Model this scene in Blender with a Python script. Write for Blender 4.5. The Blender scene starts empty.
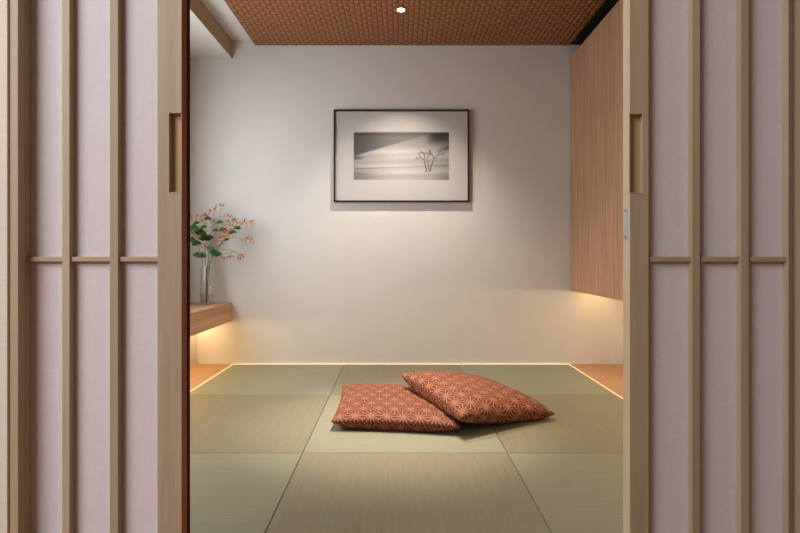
import bpy, bmesh, math, random
from mathutils import Vector, Matrix
S = bpy.context.scene
C = S.collection
R = math.radians
CX, CY, F, H = 401.0, 257.0, 495.0, 0.834       # vanishing point, focal length in px, eye height

# ------------------------------------------------------------------ camera, world, light, exposure
cam_d = bpy.data.cameras.new('camera'); cam = bpy.data.objects.new('camera', cam_d); C.objects.link(cam)
cam.location = (0, 0, H); cam.rotation_euler = (R(90), 0, 0)
cam_d.sensor_width = 36.0; cam_d.lens = F / 800 * 36
cam_d.shift_x = -(CX - 400) / 800; cam_d.shift_y = -(266.5 - CY) / 800
cam_d.clip_start = 0.02
S.camera = cam
S.view_settings.view_transform = 'Standard'; S.view_settings.look = 'None'
S.view_settings.gamma = 1.0; S.view_settings.use_curve_mapping = False
S.view_settings.exposure = 0.0

W = bpy.data.worlds.new('world'); S.world = W; W.use_nodes = True
bg = W.node_tree.nodes['Background']
bg.inputs[0].default_value = (1.0, 0.66, 0.46, 1); bg.inputs[1].default_value = 0.13

def lamp(name, kind, loc, energy, col, target=None, **kw):
    d = bpy.data.lights.new(name, kind); d.energy = energy; d.color = col
    for k, v in kw.items(): setattr(d, k, v)
    o = bpy.data.objects.new(name, d); C.objects.link(o); o.location = loc
    if target is not None:
        o.rotation_euler = (Vector(target) - Vector(loc)).to_track_quat('-Z', 'Y').to_euler()
    return o
# daylight from the hall window on the photographer's left
lamp('hall_window_daylight', 'AREA', (-2.35, -0.70, 2.3), 108, (0.98, 0.97, 1.0), (-2.0, 0.95, 1.1),
     shape='RECTANGLE', size=2.2, size_y=1.8)
# daylight from the window in the left wall of the tatami room, hidden behind the sliding door
lamp('room_window_daylight', 'AREA', (-1.69, 2.60, 1.42), 31, (0.86, 0.93, 1.0), (1.0, 2.60, 1.30),
     shape='RECTANGLE', size=1.4, size_y=1.1)

# ------------------------------------------------------------------ materials
def srgb(r, g, b):
    f = lambda c: (c / 255 / 12.92) if c / 255 <= 0.04045 else ((c / 255 + 0.055) / 1.055) ** 2.4
    return (f(r), f(g), f(b), 1)
class NT:
    def __init__(s, name):
        s.m = bpy.data.materials.new(name); s.m.use_nodes = True
        s.t = s.m.node_tree; s.b = s.t.nodes['Principled BSDF']; s.out = s.t.nodes['Material Output']
    def n(s, typ, **kw):
        x = s.t.nodes.new(typ)
        for k, v in kw.items(): setattr(x, k, v)
        return x
    def l(s, a, b): s.t.links.new(a, b)
    def setv(s, sock, v):
        if hasattr(v, 'links') or isinstance(v, bpy.types.NodeSocket): s.l(v, sock)
        else: sock.default_value = v
    def math(s, op, a, b=0.0, c=None):
        x = s.n('ShaderNodeMath', operation=op); s.setv(x.inputs[0], a); s.setv(x.inputs[1], b)
        if c is not None: s.setv(x.inputs[2], c)
        return x.outputs[0]
    def coord(s, kind='Object', scale=(1, 1, 1)):
        tc = s.n('ShaderNodeTexCoord'); mp = s.n('ShaderNodeMapping'); mp.inputs['Scale'].default_value = scale
        s.l(tc.outputs[kind], mp.inputs[0]); return mp.outputs[0]
    def noise(s, vec, scale=1, detail=4, rough=0.55, dist=0.0):
        x = s.n('ShaderNodeTexNoise'); s.l(vec, x.inputs['Vector'])
        x.inputs['Scale'].default_value = scale; x.inputs['Detail'].default_value = detail
        x.inputs['Roughness'].default_value = rough; x.inputs['Distortion'].default_value = dist
        return x.outputs[0]
    def ramp(s, fac, stops):
        x = s.n('ShaderNodeValToRGB'); e = x.color_ramp.elements
        while len(e) < len(stops): e.new(0.5)
        for i, (p, c) in enumerate(stops): e[i].position = p; e[i].color = c
        s.l(fac, x.inputs[0]); return x.outputs[0]
    def mix(s, fac, a, b, mode='MIX'):
        x = s.n('ShaderNodeMix', data_type='RGBA', blend_type=mode)
        s.setv(x.inputs[0], fac); s.setv(x.inputs[6], a); s.setv(x.inputs[7], b); return x.outputs[2]
    def smooth(s, v, a, b):
        x = s.n('ShaderNodeMapRange', interpolation_type='SMOOTHSTEP'); s.setv(x.inputs[0], v)
        x.inputs[1].default_value = a; x.inputs[2].default_value = b; return x.outputs[0]
    def bump(s, h, dist=0.001, strength=1.0):
        x = s.n('ShaderNodeBump'); s.l(h, x.inputs['Height'])
        x.inputs['Distance'].default_value = dist; x.inputs['Strength'].default_value = strength
        s.l(x.outputs[0], s.b.inputs['Normal'])
    def base(s, c, rough=0.6, spec=0.3):
        s.setv(s.b.inputs['Base Color'], c); s.b.inputs['Roughness'].default_value = rough
        s.b.inputs['Specular IOR Level'].default_value = spec
        return s

def plain(name, c, rough=0.6, spec=0.3, metal=0.0):
    m = NT(name); m.base(c, rough, spec); m.b.inputs['Metallic'].default_value = metal; return m.m

def wood(name, c1, c2, axis='Z', rough=0.5, fine=260, band=14, contrast=1.0, streak=0.35):
    m = NT(name)
    lo, hi = 0.9, 1.0
    sc = {'X': (0.035, 1, 1), 'Y': (1, 0.035, 1), 'Z': (1, 1, 0.035)}[axis]
    v = m.coord('Object', sc)
    a = m.noise(v, band, 5, 0.6, 0.8)
    b = m.noise(v, fine, 3, 0.7)
    r = m.ramp(a, [(0.36, c1), (0.64, c2)])
    dark = m.ramp(b, [(0.30, (0.72, 0.68, 0.64, 1)), (0.62, (1, 1, 1, 1))])
    col = m.mix(streak * contrast, r, m.mix(1.0, r, dark, 'MULTIPLY'))
    m.base(col, rough, 0.35); m.bump(b, 0.0006, 0.5)
    return m.m

M = {}
M['ash'] = wood('pale_ash_wood', srgb(166, 146, 118), srgb(184, 164, 135), 'Z', 0.55, 420, 22)
M['ash_light'] = wood('light_pull_wood', srgb(178, 152, 112), srgb(192, 166, 124), 'Z', 0.5)
M['ash_h'] = wood('pale_ash_rung', srgb(166, 146, 118), srgb(184, 164, 135), 'X', 0.55)
M['cabinet'] = wood('vertical_grain_veneer', srgb(160, 120, 90), srgb(192, 152, 118), 'Z', 0.5, 220, 40, 1.0, 0.45)
M['shelfwood'] = wood('shelf_veneer', srgb(165, 120, 87), srgb(194, 150, 114), 'Y', 0.5, 160, 16, 1.0, 0.6)
M['floorwood'] = wood('floor_board_wood', srgb(156, 114, 78), srgb(176, 134, 94), 'Y', 0.4, 160, 12)
M['white_paint'] = plain('white_ceiling_paint', srgb(212, 205, 198), 0.8, 0.2)
M['black'] = plain('black_frame_lacquer', srgb(28, 24, 22), 0.35, 0.4)
M['slot'] = plain('dark_slot_colour', srgb(38, 34, 28), 0.9, 0.1)
M['edge_shade'] = wood('red_brown_edge_shade', srgb(150, 70, 40), srgb(168, 84, 50), 'Z')
M['dark_brown'] = plain('dark_brown_matte', srgb(58, 30, 20), 0.95, 0.05)
M['metal'] = plain('brushed_nickel', srgb(160, 158, 155), 0.35, 0.5, 0.85)
M['screw'] = plain('screw_metal', srgb(95, 92, 90), 0.4, 0.5, 0.8)
M['mat'] = plain('mat_board', srgb(202, 198, 196), 0.8, 0.2)
M['bevel'] = plain('mat_core', srgb(240, 236, 230), 0.8, 0.2)
M['stem'] = plain('stem_green', srgb(104, 122, 78), 0.6)
M['cloth_edge'] = plain('dark_mat_joint', srgb(48, 40, 26), 0.9, 0.05)

def mk_plaster():
    m = NT('wallpaper_plaster'); v = m.coord('Object')
    n = m.noise(v, 6, 4); n2 = m.noise(m.coord('Object', (1, 1, 0.25)), 90, 3)
    m.base(m.mix(n, srgb(207, 202, 197), srgb(214, 210, 205)), 0.85, 0.15); m.bump(n2, 0.0012, 0.5); return m.m
M['wall'] = mk_plaster()
def mk_linen():
    m = NT('linen_wallpaper'); 
    a = m.noise(m.coord('Object', (1, 1, 0.1)), 500, 2); b = m.noise(m.coord('Object', (0.1, 0.1, 1)), 500, 2)
    h = m.math('ADD', a, b); m.base(m.mix(m.math('MULTIPLY', h, 0.5), srgb(200, 190, 172), srgb(226, 218, 202)), 0.9, 0.1)
    m.bump(h, 0.0006, 0.6); return m.m
M['linen'] = mk_linen()
def mk_paper():
    m = NT('washi_paper'); v = m.coord('Object')
    a = m.noise(v, 120, 5, 0.7, 1.5); b = m.noise(v, 14, 3)
    c = m.mix(b, srgb(207, 197, 200), srgb(214, 205, 208))
    c = m.mix(m.smooth(a, 0.48, 0.80), c, srgb(222, 214, 219))
    m.base(c, 0.85, 0.15); m.bump(a, 0.0006, 0.6); return m.m
M['paper'] = mk_paper()
def mk_tatami(name, axis, c1, c2):
    m = NT(name)
    sc = (1, 0.02, 1) if axis == 'Y' else (0.02, 1, 1)
    v = m.coord('Object', sc); fine = m.noise(v, 520, 2, 0.6); mid = m.noise(v, 130, 3, 0.6)
    w = m.n('ShaderNodeTexWave', wave_type='BANDS', bands_direction='X' if axis == 'Y' else 'Y')
    m.l(m.coord('Object'), w.inputs['Vector']); w.inputs['Scale'].default_value = 70; w.inputs['Distortion'].default_value = 0.3
    h = m.math('ADD', m.math('MULTIPLY', w.outputs[1], 0.5), fine)
    f = m.math('ADD', m.math('MULTIPLY', fine, 0.5), m.math('MULTIPLY', mid, 0.5))
    m.base(m.ramp(f, [(0.34, c1), (0.64, c2)]), 0.6, 0.3); m.bump(h, 0.0012, 0.6); return m.m
M['tatA'] = mk_tatami('rush_weave_crosswise', 'X', srgb(126, 123, 101), srgb(137, 134, 111))
M['tatB'] = mk_tatami('rush_weave_lengthwise', 'Y', srgb(120, 112, 89), srgb(131, 123, 98))  # sheen difference between the weave directions is put into both base colours

def mk_weave():
    m = NT('woven_wood_ceiling'); cell = 0.036
    tc = m.n('ShaderNodeTexCoord'); sp = m.n('ShaderNodeSeparateXYZ'); m.l(tc.outputs['Object'], sp.inputs[0])
    u = m.math('DIVIDE', sp.outputs[0], cell); v = m.math('DIVIDE', sp.outputs[1], cell)
    par = m.math('ABSOLUTE', m.math('MODULO', m.math('ADD', m.math('FLOOR', u), m.math('FLOOR', v)), 2.0))
    fu = m.math('ABSOLUTE', m.math('SUBTRACT', m.math('FRACT', m.math('ADD', u, 100.0)), 0.5))
    fv = m.math('ABSOLUTE', m.math('SUBTRACT', m.math('FRACT', m.math('ADD', v, 100.0)), 0.5))
    def h(across, along):      # domed strip, arched along its length where it passes over
        a = m.math('SUBTRACT', 1.0, m.math('MULTIPLY', m.math('POWER', m.math('MULTIPLY', across, 2.0), 4.0), 0.8))
        b = m.math('COSINE', m.math('MULTIPLY', along, 3.0))
        return m.math('MULTIPLY', a, b)
    hA = h(fu, fv); hB = h(fv, fu)
    mixh = m.n('ShaderNodeMix'); m.l(par, mixh.inputs[0]); m.l(hA, mixh.inputs[2]); m.l(hB, mixh.inputs[3])
    g = m.noise(tc.outputs['Object'], 60, 4)
    cA = m.mix(g, srgb(148, 95, 52), srgb(172, 118, 68)); cB = m.mix(g, srgb(128, 75, 36), srgb(151, 94, 48))
    col = m.mix(par, cA, cB)
    seam = m.smooth(mixh.outputs[0], 0.05, 0.45)
    m.base(m.mix(seam, srgb(70, 34, 18), col), 0.5, 0.35)
    m.bump(mixh.outputs[0], 0.006, 1.0)
    return m.m
M['weave'] = mk_weave()

def mk_asanoha():
    m = NT('hemp_leaf_fabric'); a = 0.078
    uv = m.n('ShaderNodeUVMap', uv_map='UVMap'); sp = m.n('ShaderNodeSeparateXYZ'); m.l(uv.outputs[0], sp.inputs[0])
    wob = m.noise(uv.outputs[0], 30, 2)
    x = m.math('ADD', m.math('DIVIDE', sp.outputs[0], a), m.math('MULTIPLY', m.math('SUBTRACT', wob, 0.5), 0.03))
    y = m.math('ADD', m.math('DIVIDE', sp.outputs[1], a), 20.0); x = m.math('ADD', x, 20.0)
    hh = math.sqrt(3) / 2
    q1 = m.math('DIVIDE', y, hh)
    def lin(cx, cy): return m.math('ADD', m.math('MULTIPLY', x, cx / hh), m.math('MULTIPLY', y, cy / hh))
    q2 = lin(-math.sin(R(120)), math.cos(R(120))); q3 = lin(-math.sin(R(240)), math.cos(R(240)))
    fs = [m.math('FRACT', m.math('ADD', q, 60.0)) for q in (q1, q2, q3)]
    sm = m.math('ADD', m.math('ADD', fs[0], fs[1]), fs[2])
    down = m.math('GREATER_THAN', sm, 1.5)
    b = [m.math('ABSOLUTE', m.math('SUBTRACT', f, down)) for f in fs]
    mn = m.math('MINIMUM', m.math('MINIMUM', b[0], b[1]), b[2])
    mx = m.math('MAXIMUM', m.math('MAXIMUM', b[0], b[1]), b[2])
    mid = m.math('SUBTRACT', m.math('SUBTRACT', 1.0, mn), mx)
    e = m.math('MINIMUM', mn, m.math('MULTIPLY', m.math('SUBTRACT', mid, mn), 0.577))
    line = m.math('SUBTRACT', 1.0, m.smooth(e, 0.012, 0.034))
    line = m.math('MULTIPLY', line, m.math('SUBTRACT', 1.0, m.math('MULTIPLY', m.smooth(mx, 0.80, 0.96), 0.5)))
    th = m.noise(m.coord('UV', (1, 1, 1)), 900, 2)
    red = m.mix(th, srgb(88, 33, 19), srgb(110, 46, 27)); cream = m.mix(th, srgb(166, 118, 80), srgb(190, 142, 102))
    m.base(m.mix(line, red, cream), 0.62, 0.3)
    m.b.inputs['Sheen Weight'].default_value = 0.0
    h = m.math('ADD', line, m.math('MULTIPLY', th, 0.25)); m.bump(h, 0.0032, 0.9)
    return m.m
M['asanoha'] = mk_asanoha()

def emit(name, col, strength):
    m = NT(name); m.base((0, 0, 0, 1)); m.b.inputs['Emission Color'].default_value = col
    m.b.inputs['Emission Strength'].default_value = strength; return m.m
M['led'] = emit('warm_led_diffuser', (1.0, 0.66, 0.36, 1), 1.3)
M['led_wall'] = emit('wall_foot_led_diffuser', (1.0, 0.72, 0.46, 1), 1.9)
M['led_y'] = emit('amber_led_diffuser', (1.0, 0.75, 0.38, 1), 52.0)
M['lens'] = emit('downlight_lens', (1.0, 0.86, 0.68, 1), 22.0)

M['lit_paper'] = emit('daylit_window_paper', (0.86, 0.93, 1.0, 1), 1.2)
def mk_clear(name, refl=0.06, tint=(1, 1, 1, 1), fres=True, rough=0.03):
    m = NT(name); t = m.n('ShaderNodeBsdfTransparent'); t.inputs[0].default_value = tint
    g = m.n('ShaderNodeBsdfGlossy'); g.inputs['Roughness'].default_value = rough
    mx = m.n('ShaderNodeMixShader')
    if fres:
        f = m.n('ShaderNodeLayerWeight'); f.inputs[0].default_value = 0.35
        m.l(m.math('ADD', m.math('MULTIPLY', f.outputs[1], 0.35), refl), mx.inputs[0])
    else: mx.inputs[0].default_value = refl
    m.l(t.outputs[0], mx.inputs[1]); m.l(g.outputs[0], mx.inputs[2]); m.l(mx.outputs[0], m.out.inputs[0]); return m.m
M['glass'] = mk_clear('vase_glass', 0.04, (0.97, 0.98, 0.97, 1))
M['water'] = mk_clear('clear_water', 0.03, (0.96, 0.97, 0.93, 1))
M['pane'] = mk_clear('picture_glass', 0.07, (0.99, 0.99, 0.99, 1), False, 0.30)
def mk_leaf():
    m = NT('flower_leaf'); n = m.noise(m.coord('Object'), 60, 3)
    m.base(m.mix(m.smooth(n, 0.35, 0.65), srgb(30, 62, 22), srgb(72, 102, 38)), 0.45, 0.4); return m.m
M['leaf'] = mk_leaf()
def mk_petal():
    m = NT('flower_petal'); at = m.n('ShaderNodeAttribute', attribute_name='Col')
    m.base(at.outputs['Color'], 0.55, 0.3); m.b.inputs['Subsurface Weight'].default_value = 0.0; return m.m
M['vcol'] = mk_petal()

# ------------------------------------------------------------------ mesh helpers
def bx(bm, x0, x1, y0, y1, z0, z1, bev=0.0):
    r = bmesh.ops.create_cube(bm, size=1.0)
    vs = r['verts']
    for v in vs:
        v.co = Vector(((x0 + x1) / 2 + v.co.x * (x1 - x0), (y0 + y1) / 2 + v.co.y * (y1 - y0), (z0 + z1) / 2 + v.co.z * (z1 - z0)))
    if bev > 0:
        es = set(e for v in vs for e in v.link_edges)
        bmesh.ops.bevel(bm, geom=list(es), offset=bev, segments=2, affect='EDGES', profile=0.6)
    return bm
def box(x0, x1, y0, y1, z0, z1, bev=0.0):
    return bx(bmesh.new(), x0, x1, y0, y1, z0, z1, bev)
def prism_xz(bm, pts, y0, y1):
    a = [bm.verts.new((x, y0, z)) for x, z in pts]; b = [bm.verts.new((x, y1, z)) for x, z in pts]
    n = len(pts); bm.faces.new(a); bm.faces.new(b[::-1])
    for i in range(n): bm.faces.new((a[i], b[i], b[(i + 1) % n], a[(i + 1) % n]))
    bmesh.ops.recalc_face_normals(bm, faces=bm.faces[:]); return bm
def tube(bm, pts, rad, seg=8, cap=True):
    pts = [Vector(p) for p in pts]; n = len(pts)
    rad = rad if hasattr(rad, '__len__') else [rad] * n; rings = []
    up = Vector((0.31, 0.2, 0.93)).normalized()
    for i, p in enumerate(pts):
        t = (pts[min(i + 1, n - 1)] - pts[max(i - 1, 0)]).normalized()
        if abs(t.dot(up)) > 0.97: a = t.cross(Vector((1, 0, 0))).normalized()
        else: a = t.cross(up).normalized()
        b = t.cross(a)
        rings.append([bm.verts.new(p + (a * math.cos(k * 2 * math.pi / seg) + b * math.sin(k * 2 * math.pi / seg)) * rad[i]) for k in range(seg)])
    for i in range(n - 1):
        for k in range(seg): bm.faces.new((rings[i][k], rings[i][(k + 1) % seg], rings[i + 1][(k + 1) % seg], rings[i + 1][k]))
    if cap: bm.faces.new(rings[0][::-1]); bm.faces.new(rings[-1])
    return bm
def lathe(bm, prof, cx, cy, seg=32):
    rings = [[bm.verts.new((cx + r * math.cos(k * 2 * math.pi / seg), cy + r * math.sin(k * 2 * math.pi / seg), z)) for k in range(seg)] for r, z in prof]
    for i in range(len(rings) - 1):
        for k in range(seg): bm.faces.new((rings[i][k], rings[i][(k + 1) % seg], rings[i + 1][(k + 1) % seg], rings[i + 1][k]))
    return bm
def wpos(o):
    p = Vector((0, 0, 0))
    while o: p += o.location; o = o.parent
    return p
def obj(name, bm, mat, parent=None, smooth=False):
    """one mesh object from world-space geometry; top-level ones get their origin at the base centre"""
    if not isinstance(bm, bmesh.types.BMesh): raise TypeError
    bmesh.ops.recalc_face_normals(bm, faces=bm.faces[:]) if not smooth == 'keep' else None
    if parent: off = wpos(parent)
    else:
        xs = [v.co.x for v in bm.verts]; ys = [v.co.y for v in bm.verts]; zs = [v.co.z for v in bm.verts]
        off = Vector(((min(xs) + max(xs)) / 2, (min(ys) + max(ys)) / 2, min(zs)))
    for v in bm.verts: v.co -= off
    me = bpy.data.meshes.new(name); bm.to_mesh(me); bm.free()
    me.materials.append(mat)
    if smooth:
        for p in me.polygons: p.use_smooth = True
    o = bpy.data.objects.new(name, me); C.objects.link(o)
    if parent: o.parent = parent
    else: o.location = off
    return o
def tag(o, label, cat, group=None, kind=None):
    if label: o['label'] = label
    if cat: o['category'] = cat
    if group: o['group'] = group
    if kind: o['kind'] = kind
    return o
def thing(name, label, cat, loc, group=None, kind=None):
    o = bpy.data.objects.new(name, None); C.objects.link(o); o.location = loc; o.empty_display_size = 0.1
    return tag(o, label, cat, group, kind)
def struct(name, bm, mat, label, cat):
    return tag(obj(name, bm, mat), label, cat, None, 'structure')
def plab(o, text): o['label'] = text; return o

# ------------------------------------------------------------------ room measurements
BY = 3.86; ED = 1.303; LW = -1.587; UW = -1.72; RW = 1.76; T = 0.8813
WOODZ = 2.484; CEILZ = 2.519; SOFZ = 2.382
def X(px, y): return (px - CX) / F * y
def Z(py, y): return H + (CY - py) / F * y

# ------------------------------------------------------------------ structure
struct('wall_back', box(UW - 0.1, RW + 0.1, BY, BY + 0.1, -0.06, 2.75), M['wall'], 'plain warm off-white back wall behind the framed picture', 'wall')
b = box(UW - 0.1, LW, 1.0, BY, -0.06, 0.3345); bx(b, UW - 0.1, UW, 1.0, BY, 0.3345, 2.75)
struct('wall_left', b, M['wall'], 'off-white left side wall above and below the shelf', 'wall')
struct('wall_right', box(RW, RW + 0.1, 1.0, BY, -0.06, 2.75), M['wall'], 'off-white right side wall behind the hanging cabinet', 'wall')
struct('floor', box(-3.2, 3.2, -2.5, BY, -0.09, -0.03), M['floorwood'], 'timber sub-floor under the tatami mats', 'floor')
struct('ceiling', box(UW, -1.136, 1.0, BY, CEILZ, 2.75), M['white_paint'], 'white ceiling strip left of the woven wooden ceiling panel', 'ceiling')
struct('trim_1', box(UW, -1.318, 1.0, BY, SOFZ, CEILZ), M['white_paint'], 'boxed-in white bulkhead running along the upper left wall', 'bulkhead')
struct('added_bounce_sheet', box(-1.3178, -1.314, 1.0, BY, SOFZ - 0.001, CEILZ - 0.0005), plain('bounce_tint', srgb(176, 148, 118), 0.7, 0.2), 'beige sheet added on the side of the white bulkhead, warm bounce light put in its colour', 'overlay')  # added sheet; warm light off the woven ceiling is put into its beige
wv = struct('ceiling_panel', box(-1.136, 1.318, 1.0, BY, WOODZ, 2.75), M['weave'], 'reddish-brown woven wooden ceiling panel with a downlight set in it', 'ceiling')
b = box(1.318, RW, 1.0, BY, WOODZ + 0.004, 2.75); 
struct('dark_ceiling_strip', b, M['slot'], 'flush dark strip in place of a ceiling slot between woven panel and tall cabinet', 'ceiling')  # flush block, coloured dark instead of being cut in as a recess
struct('trim_2', box(LW, -ED - 0.009, 1.217, BY, -0.03, 0.0), M['floorwood'], 'narrow reddish floor board under the left shelf', 'floor board')
struct('trim_3', box(ED + 0.009, RW, 1.217, BY, -0.03, 0.0), M['floorwood'], 'narrow reddish floor board under the hanging cabinet', 'floor board')
struct('trim_4', box(-1.6, RW, 0.87, 1.217, -0.03, 0.0), M['floorwood'], 'broad timber threshold under the sliding doors', 'threshold')
# the window hidden behind the left door: frame with a lit paper pane
w1 = thing('window_1', 'paper-paned window in the left wall, hidden behind the left sliding door', 'window', (UW, 2.60, 0.80), None, 'structure')
b = bmesh.new()
for q in ((1.80, 3.40, 0.80, 0.84), (1.80, 3.40, 2.02, 2.06), (1.80, 1.84, 0.84, 2.02), (3.36, 3.40, 0.84, 2.02), (2.585, 2.615, 0.84, 2.02)):
    bx(b, UW, UW + 0.024, *q)
obj('window_frame', b, M['ash'], w1)
obj('window_pane', box(UW + 0.001, UW + 0.006, 1.84, 3.36, 0.84, 2.02), M['lit_paper'], w1)
# front wall: two leaves either side with the doors sliding between them, and a lintel above
b = box(-3.2, -0.726, 0.9125, 0.924, -0.03, 2.08); bx(b, -1.7, -0.726, 0.976, 1.0, -0.03, 2.08)
struct('wall_front', b, M['linen'], 'cream fabric-textured wall at the far left edge beside the door post', 'wall')
b = box(0.745, 3.2, 0.872, 0.894, -0.03, 2.08); bx(b, 0.745, 1.86, 0.976, 1.0, -0.03, 2.08)
struct('wall_front', b, M['linen'], 'cream wall outside the frame right of the door post', 'wall')
struct('wall_front', box(-3.2, 3.2, 0.872, 1.0, 2.08, 2.75), M['linen'], 'wall above the sliding doors', 'wall')
struct('trim_5', box(X(10, .912), -0.7056, 0.912, 0.9295, -0.03, 2.08, 0.0008), M['ash'], 'pale wooden door post at the left edge beside the cream wall', 'door post')
b = box(X(6.9, .912), X(10, .912), 0.918, 0.924, -0.03, 2.08)
struct('trim_6', b, M['ash'], 'thin recessed groove between cream wall and left door post', 'trim')
struct('trim_7', box(0.7229, 0.745, 0.872, 0.976, -0.03, 2.08, 0.0008), M['ash'], 'brown wooden door post at the right edge of the photo', 'door post')

# ------------------------------------------------------------------ sliding doors
ZT, ZB, RUNG = 2.06, 0.0, 0.834
def rail_pts(): return
def rounded_notch(xe, xi, z0, z1, r):
    """points of a notch entered from edge x=xe, reaching xi, with rounded inner corners, going up"""
    s = 1 if xi > xe else -1; P = [(xe, z0)]
    for k in range(6):
        a = math.pi / 2 * k / 5; P.append((xi - s * r + s * r * math.sin(a), z0 + r - r * math.cos(a)))
    for k in range(6):
        a = math.pi / 2 * k / 5; P.append((xi - s * r + s * r * math.cos(a), z1 - r + r * math.sin(a)))
    P.append((xe, z1)); return P
def make_door(name, label, y0, thick, xe, xi, x_out, bars, hx, hz, mir):
    """xe = stile edge at the opening, xi = its paper side, x_out = far end of the door in its pocket"""
    d = thing(name, label, 'sliding door', ((xe + x_out) / 2, y0 + thick / 2, 0), None, 'structure')
    yp = y0 + 0.0142
    lo, hi = min(xi, x_out), max(xi, x_out)
    obj('paper', box(lo, hi, yp, yp + 0.001, ZB + 0.04, ZT - 0.03), M['paper'], d)
    notch = rounded_notch(xe, hx, hz[0], hz[1], 0.004)
    s = bmesh.new()
    if xe > xi: pts = [(xi, ZB), (xe, ZB)] + notch + [(xe, ZT), (xi, ZT)]
    else: pts = [(xe, ZB)] + notch + [(xe, ZT), (xi, ZT), (xi, ZB)]
    prism_xz(s, pts, y0, y0 + 0.0125)
    bx(s, min(xe, xi), max(xe, xi), y0 + 0.0125, y0 + thick, ZB, ZT)
    st = obj('stile', s, M['ash'], d)
    # recessed finger pull: back board, lip at the stile's edge, thin top and bottom
    sg = 1 if xi > xe else -1
    p = bmesh.new(); l0 = xe - sg * (0.0012 if name == 'door_2' else 0.0001); l1 = xe + sg * 0.0014
    bx(p, min(l0, l1), max(l0, l1), y0 + 0.001, y0 + 0.0125, hz[0] + 0.001, hz[1] - 0.001, 0.0007)
    if name == 'door_2': bx(p, min(l0, xe), max(l0, xe), y0 + 0.0125, y0 + thick - 0.012, hz[0] + 0.001, hz[1] - 0.001)
    bx(p, min(l1, hx), max(l1, hx), y0 + 0.0118, y0 + 0.0125, hz[0] + 0.0006, hz[1] - 0.0006)
    bx(p, min(l0, hx - sg * 0.004), max(l0, hx - sg * 0.004), y0 - 0.0006, y0 + 0.0125, hz[0] + 0.0001, hz[0] + 0.0018)
    bx(p, min(l0, hx - sg * 0.004), max(l0, hx - sg * 0.004), y0 - 0.0006, y0 + 0.0125, hz[1] - 0.0018, hz[1] - 0.0001)
    plab(obj('finger_pull', p, M['ash_light'], st), 'lighter recessed finger pull')
    obj('stile', box(min(x_out, x_out - sg * 0.045), max(x_out, x_out - sg * 0.045), y0, y0 + thick, ZB, ZT), M['ash'], d)
    obj('rail', box(lo, hi, y0 + 0.001, y0 + thick - 0.001, ZT - 0.035, ZT), M['ash_h'], d)
    obj('rail', box(lo, hi, y0 + 0.001, y0 + thick - 0.001, ZB + 0.001, ZB + 0.05), M['ash_h'], d)
    edges = []
    for a, c in bars:
        obj('lattice_bar', box(a, c, y0, yp, ZB + 0.05, ZT - 0.035, 0.0006), M['ash'], d); edges.append((a, c))
    ed = sorted(edges + [(min(xe, xi), max(xe, xi)), (x_out, x_out)])
    for i in range(len(ed) - 1):
        if name == 'door_2' and 0.70 < ed[i][1] < 0.72: continue      # hidden in the slot beside the post
        for z in (0.300, RUNG - 0.004, 1.368):
            obj('lattice_rung', box(ed[i][1], ed[i + 1][0], y0 + 0.0035, yp, z - 0.0045, z + 0.0045, 0.0006), M['ash_h'], d)
    return d, st
Y1 = 0.930
def bL(a, c): return (X(a, Y1), X(c, Y1))
d1, st1 = make_door('door_1', 'left shoji sliding door with paper panels, nearer the window light', Y1, 0.035, X(181.5, Y1), X(157.5, Y1), -1.15,
    [bL(109.8, 118), bL(62, 69.5), (-0.745, -0.7056), (-0.840, -0.826), (-0.935, -0.921), (-1.030, -1.016)], X(169, Y1), (Z(193, Y1), Z(112, Y1)), 1)
xe = X(181.5, Y1)
plab(obj('edge_shade_strip', box(xe - 0.0002, xe + 0.0006, Y1 + 0.0006, 0.9533, 0.0, ZT), M['edge_shade'], st1), 'added red-brown edge strip with warm shade in its colour')  # added strip; the warm shade on the stile edge is put into its colour
plab(obj('dark_edge_strip', box(xe - 0.0002, xe + 0.0012, 0.9535, 0.9648, 0.0, ZT), M['dark_brown'], st1), 'dark brown edge strip')  # thin dark brown strip along the rear part of the stile edge
Y2 = 0.900
def bR(a, c): return (X(a, Y2), X(c, Y2))
d2, st2 = make_door('door_2', 'right shoji sliding door with paper panels and a metal strike plate', Y2, 0.0285, X(630, Y2), X(648.5, Y2), 1.15,
    [bR(692.2, 700), bR(741, 749), bR(788, 789.3), (0.795, 0.809), (0.884, 0.898), (0.973, 0.987), (1.062, 1.076)], X(643, Y2), (Z(193.5, Y2), Z(113, Y2)), -1)
xe = X(630, Y2)
sp = plab(obj('strike_plate', box(xe - 0.0008, xe + 0.0002, 0.9105, 0.9225, 0.8655, 0.9245, 0.0003), M['metal'], st2), 'brushed metal strike plate')
for z in (0.8705, 0.9195):
    b = bmesh.new(); tube(b, [(xe - 0.0012, 0.9165, z), (xe - 0.0006, 0.9165, z)], 0.0024, 12); obj('screw', b, M['screw'], sp)

# ------------------------------------------------------------------ tatami mats
gap = 0.0011
rows = ['back', 'middle', 'front']; cols = ['left', 'centre', 'right']
tone = lambda r, c: 'A' if (r + c) % 2 == 0 else 'B'
words = {
 (0, 0): 'grey-green borderless tatami mat in the back left corner by the shelf',
 (0, 1): 'olive-brown borderless tatami mat against the back wall, behind the cushions',
 (0, 2): 'grey-green borderless tatami mat in the back right corner by the cabinet',
 (1, 0): 'olive-brown borderless tatami mat left of the cushions, beside the shelf floor strip',
 (1, 1): 'pale tatami mat that the left cushion lies on, centre of the floor',
 (1, 2): 'olive borderless tatami mat under the right-hand tip of the leaning cushion',
 (2, 0): 'dark grey-green tatami mat nearest the left sliding door',
 (2, 1): 'large olive-brown tatami mat in the foreground centre, in front of the cushions',
 (2, 2): 'grey-green tatami mat nearest the right sliding door, front right'}
RY = [BY - 0.012, 2.991, 2.106, 1.2175]
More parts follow.
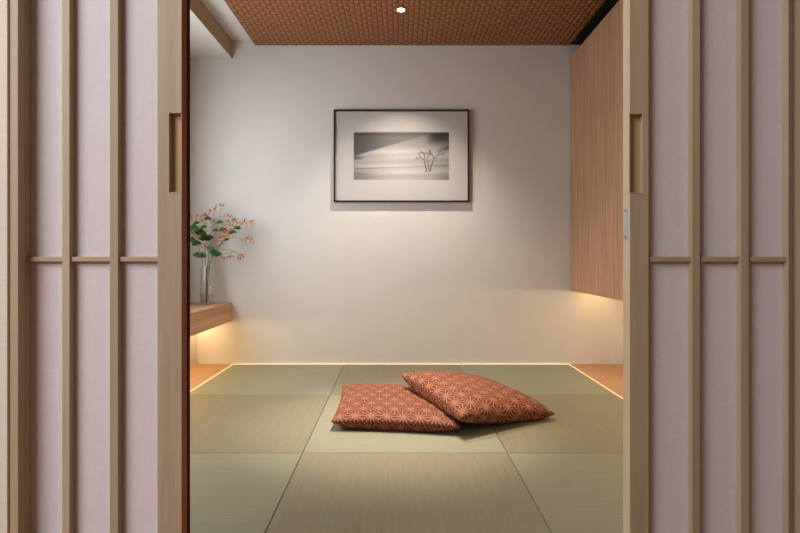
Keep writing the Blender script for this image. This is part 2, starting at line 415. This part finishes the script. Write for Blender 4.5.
def JX(k, y):        # the joints are laid very slightly out of parallel
    return (-ED, -0.4413 + 0.0127 * (BY - y), 0.4445 + 0.0048 * (BY - y), ED)[k]
def mat_bm(r, c):
    y1, y0 = RY[r] - 0.0007, RY[r + 1] + 0.0007; g = 0.0013
    bm = bmesh.new(); P = [(JX(c, y0) + g, y0), (JX(c + 1, y0) - g, y0), (JX(c + 1, y1) - g, y1), (JX(c, y1) + g, y1)]
    lo = [bm.verts.new((x, y, -0.0299)) for x, y in P]; hi = [bm.verts.new((x, y, 0.0)) for x, y in P]
    bm.faces.new(lo[::-1]); top = bm.faces.new(hi)
    for i in range(4): bm.faces.new((lo[i], lo[(i + 1) % 4], hi[(i + 1) % 4], hi[i]))
    bmesh.ops.bevel(bm, geom=list(top.edges), offset=0.0012, segments=2, affect='EDGES')
    return bm
for r in range(3):
    for c in range(3):
        tag(obj('tatami_mat', mat_bm(r, c), M['tat' + tone(r, c)]), words[(r, c)], 'tatami mat', 'borderless square tatami mats')
struct('trim_8', box(-ED, ED, 1.217, BY, -0.03, -0.0299), M['cloth_edge'], 'dark underlay showing in the joints between tatami mats', 'underlay')

# ------------------------------------------------------------------ LED lines
def strip(x0, x1, y0, y1, z0, z1, label, m='led'):
    return tag(obj('led_strip', box(x0, x1, y0, y1, z0, z1), M[m]), label, 'light strip', 'warm LED light strips')
strip(-ED, ED, BY - 0.011, BY - 0.0005, -0.029, 0.0, 'warm glowing light line along the foot of the back wall', 'led_wall')
strip(-ED - 0.009, -ED, 1.217, BY, -0.029, 0.001, 'warm glowing light line between mats and left floor board')
strip(ED, ED + 0.009, 1.217, BY, -0.029, 0.001, 'warm glowing light line between mats and right floor board')
strip(LW + 0.05, LW + 0.065, 1.3, BY - 0.03, 0.327, 0.334, 'amber light strip under the left wall shelf', 'led_y')

# ------------------------------------------------------------------ shelf on the left wall
sh = tag(obj('wall_shelf', box(UW + 0.0005, -1.318, 1.25, BY - 0.0005, 0.335, 0.480, 0.0012), M['shelfwood']), 'thick brown wooden wall shelf on the left holding the vase', 'shelf')

# ------------------------------------------------------------------ hanging cabinet on the right
CZ0, CZ1 = 0.573, 2.386; cy0 = 1.193
cb = thing('wall_cabinet', 'tall vertical-grain wooden cabinet hung on the right wall above the glow', 'cabinet', ((1.33 + RW) / 2, (cy0 + BY) / 2, CZ0))
obj('body', box(1.338, RW - 0.0005, cy0, BY - 0.0005, CZ0 + 0.004, CZ1), M['cabinet'], cb)
n = 4; w = (BY - 0.001 - cy0) / n
for i in range(n):
    obj('door', box(1.318, 1.337, cy0 + i * w + 0.0012, cy0 + (i + 1) * w - 0.0012, CZ0, CZ1, 0.0008), M['cabinet'], cb)
strip(1.50, 1.509, cy0 + 0.05, BY - 0.03, CZ0 - 0.005, CZ0 + 0.003, 'amber light strip under the hanging cabinet', 'led_y')

# ------------------------------------------------------------------ downlights
def downlight(x, y, label, energy, size, blend, tgt=None):
    d = thing('ceiling_downlight', label, 'ceiling light', (x, y, WOODZ), 'small round ceiling downlights')
    b = bmesh.new(); lathe(b, [(0.038, WOODZ), (0.0385, WOODZ - 0.0025), (0.028, WOODZ - 0.003), (0.0245, WOODZ - 0.0005)], x, y, 32)
    obj('trim_ring', b, M['floorwood'], d, True)
    b = bmesh.new(); lathe(b, [(0.0001, WOODZ - 0.004), (0.015, WOODZ - 0.0036), (0.024, WOODZ - 0.001)], x, y, 32)
    obj('lens', b, M['lens'], d, True)
    L = lamp('downlight_beam', 'SPOT', (0, 0, -0.012), energy, (1.0, 0.89, 0.76), None, spot_size=R(size), spot_blend=blend, shadow_soft_size=0.018)
    L.parent = d
    if tgt: L.rotation_euler = (Vector(tgt) - Vector((x, y, WOODZ - 0.012))).to_track_quat('-Z', 'Y').to_euler()
    return d
downlight(0.0, 3.305, 'small bright round downlight in the woven ceiling above the picture', 165, 98, 0.9)
downlight(0.0, 2.35, 'round downlight in the woven ceiling, outside the photo, above the cushions', 385, 41, 1.0, (-0.02, 2.50, 0))
downlight(0.0, 1.45, 'round downlight in the woven ceiling, outside the photo, nearest the doors', 6, 120, 1.0)

# ------------------------------------------------------------------ framed picture
FY = BY - 0.030            # front of the frame
def xf(p): return X(p, FY)
def zf(p): return Z(p, FY)
x0, x1, z0, z1 = xf(333.6), xf(469.4), zf(202), zf(109.4)
fp = thing('framed_picture', 'black-framed monochrome dune photograph hanging on the back wall', 'picture', ((x0 + x1) / 2, BY - 0.015, z0))
t = 0.0125
b = bmesh.new()
for q in ((x0, x1, z0, z0 + t), (x0, x1, z1 - t, z1), (x0, x0 + t, z0 + t, z1 - t), (x1 - t, x1, z0 + t, z1 - t)):
    bx(b, q[0], q[1], FY, BY - 0.0008, q[2], q[3], 0.0006)
obj('frame', b, M['black'], fp)
px0, px1, pz0, pz1 = xf(353.6), xf(449.2), zf(179.6), zf(132)
yb = FY + 0.012
obj('print_backing', box(x0 + t, x1 - t, yb + 0.003, yb + 0.006, z0 + t, z1 - t), M['mat'], fp)
b = bmesh.new()
e = 0.006
for q in ((x0 + t, x1 - t, z0 + t, pz0 - e), (x0 + t, x1 - t, pz1 + e, z1 - t), (x0 + t, px0 - e, pz0 - e, pz1 + e), (px1 + e, x1 - t, pz0 - e, pz1 + e)):
    bx(b, q[0], q[1], yb, yb + 0.002, q[2], q[3])
obj('mat_board', b, M['mat'], fp)
obj('glass_pane', box(x0 + t, x1 - t, FY + 0.003, FY + 0.005, z0 + t, z1 - t), M['pane'], fp)
# the print: a wind-swept dune with one small bare tree, in greys
def sstep(a, b_, v):
    v = min(1, max(0, (v - a) / (b_ - a))); return v * v * (3 - 2 * v)
random.seed(4)
segs = []
def branch(x, y, a, l, w, d):
    x2, y2 = x + math.cos(a) * l, y + math.sin(a) * l
    segs.append((x, y, x2, y2, w))
    if d:
        for k in range(2 if d > 2 else 3):
            branch(x2, y2, a + random.uniform(-0.75, 0.75), l * random.uniform(0.5, 0.75), w * 0.7, d - 1)
segs += [(1.535, 0.185, 1.505, 0.30, 0.006), (1.505, 0.30, 1.475, 0.42, 0.005), (1.60, 0.19, 1.650, 0.36, 0.006), (1.650, 0.36, 1.69, 0.45, 0.005), (1.575, 0.20, 1.572, 0.33, 0.004), (1.572, 0.33, 1.53, 0.44, 0.003)]
branch(1.475, 0.42, 2.5, 0.085, 0.0042, 4); branch(1.475, 0.42, 1.35, 0.08, 0.0042, 4)
branch(1.69, 0.45, 0.75, 0.10, 0.0042, 4); branch(1.69, 0.45, 2.0, 0.08, 0.0042, 4); branch(1.53, 0.44, 1.0, 0.06, 0.003, 3)
def shade(u, v):                    # u 0..2 across, v 0..1 up
    crest = 0.50 + 0.36 * (u / 1.45) ** 0.9 + 0.10 * max(0, u - 0.2) * 0.5
    vig = 1 - 0.22 * abs(u - 0.95) ** 1.6
    sand = 0.80 - 0.04 * math.sin(v * 17 + u * 0.9) - 0.03 * math.sin(v * 41 - u * 1.6)
    sand -= 0.26 * math.exp(-((v - (0.235 + 0.035 * u)) / 0.016) ** 2) * (0.45 + 0.55 * sstep(0.9, 0.0, u) + 0.3 * sstep(1.6, 2.0, u))
    sand -= 0.16 * sstep(0.25, 0.0, v) * sstep(0.6, 0.0, u) + 0.18 * sstep(0.22, 0, v) * sstep(1.6, 2.0, u)
    sand -= 0.35 * math.exp(-((v - 0.46) / 0.035) ** 2) * sstep(0.30, 0, u)
    sand -= 0.15 * math.exp(-((v - 0.13) / 0.03) ** 2) * sstep(0.45, 0, u)
    sky = 0.36 + 0.14 * sstep(0.0, 1.0, u) - 0.12 * sstep(0.9, 1.0, v)
    far = 0.72 - 0.50 * sstep(1.45, 1.75, u) * sstep(0.66 + 0.0 * u, 0.95, v) - 0.10 * sstep(0.6, 0.9, v)
    far -= 0.62 * math.exp(-((v - (0.62 + 0.20 * (u - 1.75))) / 0.05) ** 2) * sstep(1.72, 1.95, u)
    g = sky if v > crest else (sand * (1 - sstep(0.5, 0.8, v)) + far * sstep(0.5, 0.8, v))
    k = sstep(-0.012, 0.012, v - crest); g = sky * k + (sand * (1 - sstep(0.5, 0.8, v)) + far * sstep(0.5, 0.8, v)) * (1 - k)
    dm = 0
    if 1.25 < u < 1.92 and 0.15 < v < 0.72:
        for (a, c, a2, c2, w) in segs:
            dx, dy = a2 - a, c2 - c; tt = max(0, min(1, ((u - a) * dx + (v - c) * dy) / (dx * dx + dy * dy)))
            ds = math.hypot(u - a - dx * tt, v - c - dy * tt); dm = max(dm, 1 - sstep(w * 0.7, w * 1.7 + 0.003, ds))
        dm = max(dm, 0.9 * (1 - sstep(0.010, 0.03, math.hypot(u - 1.60, (v - 0.19) * 1.4))), 0.8 * (1 - sstep(0.008, 0.02, math.hypot(u - 1.515, v - 0.18))))
    return max(0.03, g * vig * (1 - 0.72 * dm))
NX, NZ = 300, 150
me = bpy.data.meshes.new('print'); off = wpos(fp)
vs = [(px0 + (px1 - px0) * i / NX - off.x, yb + 0.0025 - off.y, pz0 + (pz1 - pz0) * j / NZ - off.z) for j in range(NZ + 1) for i in range(NX + 1)]
fs = [(j * (NX + 1) + i, j * (NX + 1) + i + 1, (j + 1) * (NX + 1) + i + 1, (j + 1) * (NX + 1) + i) for j in range(NZ) for i in range(NX)]
me.from_pydata(vs, [], fs); ca = me.color_attributes.new('Col', 'FLOAT_COLOR', 'POINT')
vals = []
for j in range(NZ + 1):
    for i in range(NX + 1):
        g = shade(2 * i / NX, j / NZ) * 0.94; g = ((g + 0.055) / 1.055) ** 2.4 if g > 0.04 else g / 12.92
        vals += [g * 1.0, g * 0.96, g * 0.91, 1]
ca.data.foreach_set('color', vals); me.materials.append(M['vcol'])
pr = bpy.data.objects.new('print', me); C.objects.link(pr); pr.parent = fp; plab(pr, 'grey dune landscape print with a small bare tree')

# ------------------------------------------------------------------ cushions
def pillow(name, corners, top_t, bot_t, floor_fn, uvscale, N=84, sag=0.0, rot=0.0, pinch=0.05):
    """corners: FL, FR, BR, BL seam corners; the seam runs between them pulled slightly inward"""
    FL, FR, BR, BL = [Vector(c) for c in corners]; cen = (FL + FR + BR + BL) / 4
    bm = bmesh.new(); uvl = bm.loops.layers.uv.new('UVMap'); grid = {}; uvs = {}; uv_side = {}
    def base(u, v):
        s, t_ = (u + 1) / 2, (v + 1) / 2
        p = (FL * (1 - s) + FR * s) * (1 - t_) + (BL * (1 - s) + BR * s) * t_
        k = 1 - pinch * ((1 - u * u) * v * v + (1 - v * v) * u * u)
        q = cen + (p - cen) * k; return q
    def remap(a): return math.sin(a * math.pi / 2) * 0.55 + a * 0.45
    nrm = (FR - FL).cross(BL - FL).normalized()
    for side in (1, -1):
        for j in range(N + 1):
            for i in range(N + 1):
                a, c = i / N * 2 - 1, j / N * 2 - 1; u, v = remap(a), remap(c)
                edge = i in (0, N) or j in (0, N)
                if edge and side == -1: grid[(side, i, j)] = grid[(1, i, j)]; uvs[(side, i, j)] = uvs[(1, i, j)]; continue
                p = base(u, v); fu, fv = max(0, 1 - abs(u) ** 3.6), max(0, 1 - abs(v) ** 3.6)
                h = (fu * fv) ** (0.50 if side > 0 else 0.42)
                wr = 0.0025 * math.sin(9 * u + 3 * v + rot) * h + 0.002 * math.sin(7 * v - 4 * u) * h
                p = p + nrm * side * ((top_t if side > 0 else bot_t) * h + wr * 0.6)
                if side < 0: p = cen + (p - cen) * 0.999
                fz = floor_fn(p.x, p.y) + 0.0006
                if p.z < fz + (0.0 if side < 0 else 0.004): p.z = fz + (0.0 if side < 0 else 0.004)
                grid[(side, i, j)] = bm.verts.new(p)
                uvs[(side, i, j)] = (u * uvscale, v * uvscale)
    m_ = N // 2                      # UV by distance along the cloth, so the print never stretches
    for side in (1, -1):
        g = lambda i, j: grid[(side, i, j)].co
        for j in range(N + 1):
            for sgn in (1, -1):
                acc = 0.0; i = m_; uvs[(side, i, j)] = [0.0, 0.0]
                while 0 <= i + sgn <= N:
                    acc += (g(i + sgn, j) - g(i, j)).length; i += sgn; uvs[(side, i, j)] = [sgn * acc, 0.0]
        for i in range(N + 1):
            for sgn in (1, -1):
                acc = 0.0; j = m_
                while 0 <= j + sgn <= N:
                    acc += (g(i, j + sgn) - g(i, j)).length; j += sgn; uvs[(side, i, j)][1] = sgn * acc
        uv_side[side] = {k: tuple(v) for k, v in uvs.items() if k[0] == side}
    for side in (1, -1):
        uvs = uv_side[side]
        for j in range(N):
            for i in range(N):
                ks = [(side, i, j), (side, i + 1, j), (side, i + 1, j + 1), (side, i, j + 1)]
                if side < 0: ks = ks[::-1]
                try: f = bm.faces.new([grid[k] for k in ks])
                except ValueError: continue
                for lp, k in zip(f.loops, ks):
                    U = uvs[k]; lp[uvl].uv = (U[0], U[1]) if side > 0 else (U[0] + 0.013, U[1] + 0.02)
    tops = [(grid[(1, i, j)].co.x, grid[(1, i, j)].co.y, grid[(1, i, j)].co.z) for i in range(0, N + 1, 2) for j in range(0, N + 1, 2)]
    return bm, tops
c1 = [(-0.335, 2.365, 0.047), (0.278, 2.295, 0.045), (0.262, 2.930, 0.060), (-0.355, 2.985, 0.058)]
bm1, top1 = pillow('c1', c1, 0.046, 0.075, lambda x, y: 0.0, 0.31, pinch=0.05)
cell = 0.012; hf = {}
for x, y, z in top1:
    for dx in (-1, 0, 1):
        for dy in (-1, 0, 1):
            k = (round(x / cell) + dx, round(y / cell) + dy)
            hf[k] = max(hf.get(k, 0.0), z)
def h1(x, y):
    gx, gy = x / cell, y / cell; i, j = math.floor(gx), math.floor(gy); a, c = gx - i, gy - j
    g = lambda p, q: hf.get((p, q), 0.0)
    z = (g(i, j) * (1 - a) + g(i + 1, j) * a) * (1 - c) + (g(i, j + 1) * (1 - a) + g(i + 1, j + 1) * a) * c
    return z + 0.002 if z > 0 else 0.0
tag(obj('floor_cushion', bm1, M['asanoha'], None, True), 'red-brown hemp-leaf patterned floor cushion lying flat on the left', 'cushion', 'patterned floor cushions')
c2 = [(0.000, 2.777, 0.173), (0.275, 2.250, 0.105), (0.790, 2.535, 0.030), (0.490, 3.030, 0.070)]
bm2, _ = pillow('c2', c2, 0.074, 0.082, h1, 0.29, rot=1.3, pinch=0.03)
tag(obj('floor_cushion', bm2, M['asanoha'], None, True), 'red-brown hemp-leaf patterned cushion leaning on the other, tipped to the right', 'cushion', 'patterned floor cushions')

# ------------------------------------------------------------------ glass vase with flowers
VX, VY, SZ = -1.452, 3.70, 0.4802
vr = 0.046; vh = 0.285
va = thing('glass_vase', 'clear cylindrical glass vase with a little water on the left shelf', 'vase', (VX, VY, SZ))
b = bmesh.new()
lathe(b, [(0.0005, SZ), (vr - 0.003, SZ), (vr, SZ + 0.004), (vr, SZ + vh), (vr - 0.0015, SZ + vh + 0.001), (vr - 0.003, SZ + vh), (vr - 0.003, SZ + 0.010), (0.0005, SZ + 0.009)], VX, VY, 40)
obj('glass_body', b, M['glass'], va, True)
b = bmesh.new(); lathe(b, [(0.0005, SZ + 0.0105), (vr - 0.0042, SZ + 0.0105), (vr - 0.0042, SZ + 0.078), (0.0005, SZ + 0.078)], VX, VY, 40)
obj('water', b, M['water'], va, True)

def px3(px, py, y): return Vector((X(px, y), y, Z(py, y)))
def add_leaf(bm, p, d, L, wd, up):
    d = d.normalized(); s = d.cross(up).normalized(); n_ = s.cross(d)
    prof = [0.02, 0.55, 0.9, 1.0, 0.82, 0.5, 0.05]; rowv = []
    for i, w_ in enumerate(prof):
        f = i / (len(prof) - 1); c = p + d * L * f + n_ * (0.12 * L * math.sin(f * 3.0) - 0.18 * L * f * f)
        jag = 1.0 + (0.12 if i % 2 else -0.08)
        rowv.append([bm.verts.new(c - s * wd * w_ * jag + n_ * 0.10 * wd), bm.verts.new(c), bm.verts.new(c + s * wd * w_ * jag + n_ * 0.10 * wd)])
    for i in range(len(prof) - 1):
        for k in range(2): bm.faces.new((rowv[i][k], rowv[i][k + 1], rowv[i + 1][k + 1], rowv[i + 1][k]))
def flower_mesh(p, d, size, rng):
    """narrow reflexed petals, cream to orange at the heart and red at the tips, with long stamens"""
    bm = bmesh.new(); cl = bm.verts.layers.float_color.new('Col'); d = d.normalized()
    a0 = d.cross(Vector((0.2, 1, 0.1))).normalized(); b0 = d.cross(a0)
    cream, org, red = srgb(252, 238, 206), srgb(232, 168, 104), srgb(140, 38, 28)
    mixc = lambda A, B, f: tuple(A[i] * (1 - f) + B[i] * f for i in range(3)) + (1,)
    ang0 = rng.random() * 6
    for k in range(6):
        an = ang0 + k * math.pi / 3 + rng.uniform(-0.15, 0.15); o_ = a0 * math.cos(an) + b0 * math.sin(an); s_ = d.cross(o_)
        L = size * rng.uniform(0.85, 1.15); prev = None
        spread = rng.uniform(0.45, 0.95)
        for i, w_ in enumerate((0.25, 0.8, 1.0, 0.75, 0.1)):
            f = i / 4; c = p + o_ * L * spread * f ** 0.8 + d * L * (0.75 * f - 0.15 * f * f) + s_ * L * 0.10 * math.sin(f * 5)
            wv_ = size * 0.12 * w_; col = mixc(cream, org, f * 1.1) if f < 0.5 else (mixc(org, red, 0.7) if f < 0.8 else red)
            row = [bm.verts.new(c - s_ * wv_), bm.verts.new(c + d * wv_ * 0.4), bm.verts.new(c + s_ * wv_)]
            for v in row: v[cl] = col
            if prev:
                for q in range(2): bm.faces.new((prev[q], prev[q + 1], row[q + 1], row[q]))
            prev = row
    for k in range(4):
        an = ang0 + k * 1.6 + 0.4; o_ = a0 * math.cos(an) + b0 * math.sin(an)
        before = len(bm.verts); tube(bm, [p, p + o_ * size * 0.25 + d * size * 0.5, p + o_ * size * 0.5 + d * size * 0.85], [0.0007, 0.0006, 0.0009], 5)
        bm.verts.ensure_lookup_table()
        for v in list(bm.verts)[before:]: v[cl] = srgb(190, 90, 60)
    before = len(bm.verts); tube(bm, [p - d * size * 0.25, p, p + d * size * 0.12], [0.0012, 0.003, 0.0015], 6); bm.verts.ensure_lookup_table()
    for v in list(bm.verts)[before:]: v[cl] = srgb(120, 130, 60)
    return bm
STEMS = [
 # label, base offset in the vase, y of the head, main curve px points, flowers (px,py,size_px), leaves (px,py,dir,size)
 ('tallest flowering stem, rising to the top of the bouquet', (0.004, 0.0), 3.70, [(207.5, 268), (210, 250), (216, 232), (219.5, 218), (221.5, 207)],
  [(222, 206, 5, 0, 1), (213.5, 211, 5.5, -0.3, 1), (228.5, 217, 5, 0.3, 1)], [(219, 223, 1, 8), (216, 231, -1, 7)]),
 ('flowering stem leaning to the upper left of the bouquet', (-0.008, 0.01), 3.74, [(205.5, 270), (205, 255), (206, 240), (205.5, 225), (206, 217)],
  [(206, 216, 5.5, 0.0, 1), (213, 223, 5, 0.6, 1), (203, 220, 4, -0.5, 1)], [(207, 219, 1, 8), (203, 238, 1, 13), (209, 238, 1, 10)]),
 ('flowering stem at the left side of the bouquet, close to the door edge', (-0.016, -0.01), 3.66, [(204.5, 270), (201, 255), (197, 240), (195, 228), (195.5, 221)],
  [(196, 219, 5.5, 0.2, 1), (189.5, 216, 5, -0.4, 1), (193, 234, 5.5, -0.5, 0.6), (199, 236, 5, 0.1, 0.8), (196, 229, 4.5, 0.3, 1), (186, 226, 5, -0.7, 0.6)], [(193, 229, 1, 14), (191, 241, 1, 12), (202, 257, -1, 12), (197, 255, 1, 10), (196, 225, 1, 9), (199, 232, 1, 13), (196, 245, 1, 11), (204, 227, -1, 8)]),
 ('flowering stem arching to the upper right tip of the bouquet', (0.014, 0.012), 3.72, [(209.5, 268), (214, 252), (224, 240), (234, 229), (245, 224)],
  [(247, 224, 6, 0.5, 1), (240, 224, 5, 0.1, 1), (230, 222, 5.5, 0.1, 1), (228, 231, 5.5, -0.2, 1), (234, 220, 4, 0.6, 1)], [(238, 229, -1, 8), (232, 233, 1, 9), (222, 231, 1, 8)]),
 ('flowering stem reaching out to the right with one separate bloom', (0.012, -0.012), 3.64, [(209, 270), (213, 256), (220, 246), (230, 238), (238, 238.5), (245, 241)],
  [(247, 241, 6, 0.5, 0.7), (227, 237, 6, -0.2, 1), (222, 238, 5.5, -0.5, 1), (225, 233, 5, 0.1, 1), (220, 242, 5, -0.2, 0.7), (231, 226, 5, 0.2, 1)], [(226, 240, 1, 6), (214, 253, -1, 9), (218, 256, 1, 8)]),
 ('short flowering stem drooping low on the right of the bouquet', (0.006, -0.02), 3.62, [(207.5, 270), (210, 259), (216, 251), (224, 249.5), (232, 250.5), (238, 253)],
  [(238.5, 253, 4.5, 0.7, -0.4), (230, 252, 4, 0.2, -0.7), (223.5, 253, 4, -0.1, -0.8), (204, 246, 4, -0.3, 0.6)], [(211, 250, 1, 8), (215, 255, 1, 10), (209, 248, -1, 6)]),
]
def catmull(P, n=6):
    out = []
    for i in range(len(P) - 1):
        a, b_, c_, d_ = P[max(i - 1, 0)], P[i], P[i + 1], P[min(i + 2, len(P) - 1)]
        for k in range(n):
            t_ = k / n; out.append(0.5 * ((2 * b_) + (c_ - a) * t_ + (2 * a - 5 * b_ + 4 * c_ - d_) * t_ * t_ + (3 * b_ - a - 3 * c_ + d_) * t_ ** 3))
    return out + [P[-1]]
rng = random.Random(11)
for lab, (ox, oy), yh, curve, fl, lv in STEMS:
    st = thing('flowering_stem', lab, 'flower', (VX + ox, VY + oy, SZ + 0.012), 'flowering stems in the glass vase')
    P = [Vector((VX + ox * 1.6 - 0.006, VY + oy, SZ + 0.013)), Vector((VX + ox * 0.2, VY + oy * 0.6, SZ + 0.11))]
    for i, (a, c) in enumerate(curve):
        f = min(1, (i + 1) / len(curve)); yy = VY + oy * 0.6 + (yh - VY) * f
        if i == 0: P.append(Vector((VX + ox, VY + oy * 0.8, SZ + 0.255)))
        else: P.append(px3(a, c, yy))
    cv = catmull(P); b = bmesh.new(); tube(b, cv, [0.0026 - 0.0014 * i / len(cv) for i in range(len(cv))], 7)
    def nearest(q):
        cand = [p for p in cv[len(cv) // 3:] if p.z <= q.z + 0.01] or cv
        return min(cand, key=lambda p: (p - q).length)
    for (a, c, s_, dx, dz) in fl:
        q = px3(a, c, yh + rng.uniform(-0.03, 0.03)); nb = nearest(q)
        if (nb - q).length > 0.004: tube(b, [nb, nb.lerp(q, 0.5) + Vector((0, 0, -0.006)), q], [0.0013, 0.0011, 0.0010], 6)
    obj('stalk', b, M['stem'], st, True)
    for (a, c, sd, ln) in lv:
        q = px3(a, c, yh + rng.uniform(-0.03, 0.02)); L = ln / F * yh
        b = bmesh.new(); nb = nearest(q); tube(b, [nb, q], 0.0008, 5)
        add_leaf(b, q - Vector((sd * L * 0.4, 0, 0)), Vector((sd, rng.uniform(-0.4, 0.1), rng.uniform(-0.15, 0.35))), L, L * 0.34, Vector((0.1, -0.75, 0.65)))
        obj('leaf', b, M['leaf'], st, 'keep')
    for (a, c, s_, dx, dz) in fl:
        random.seed(int(a * 7 + c)); q = px3(a, c, yh + 0.0)
        q = px3(a, c + 2, yh)
        obj('flower_head', flower_mesh(q, Vector((dx, -0.35, dz)), s_ / F * yh * 1.4, rng), M['vcol'], st, 'keep')
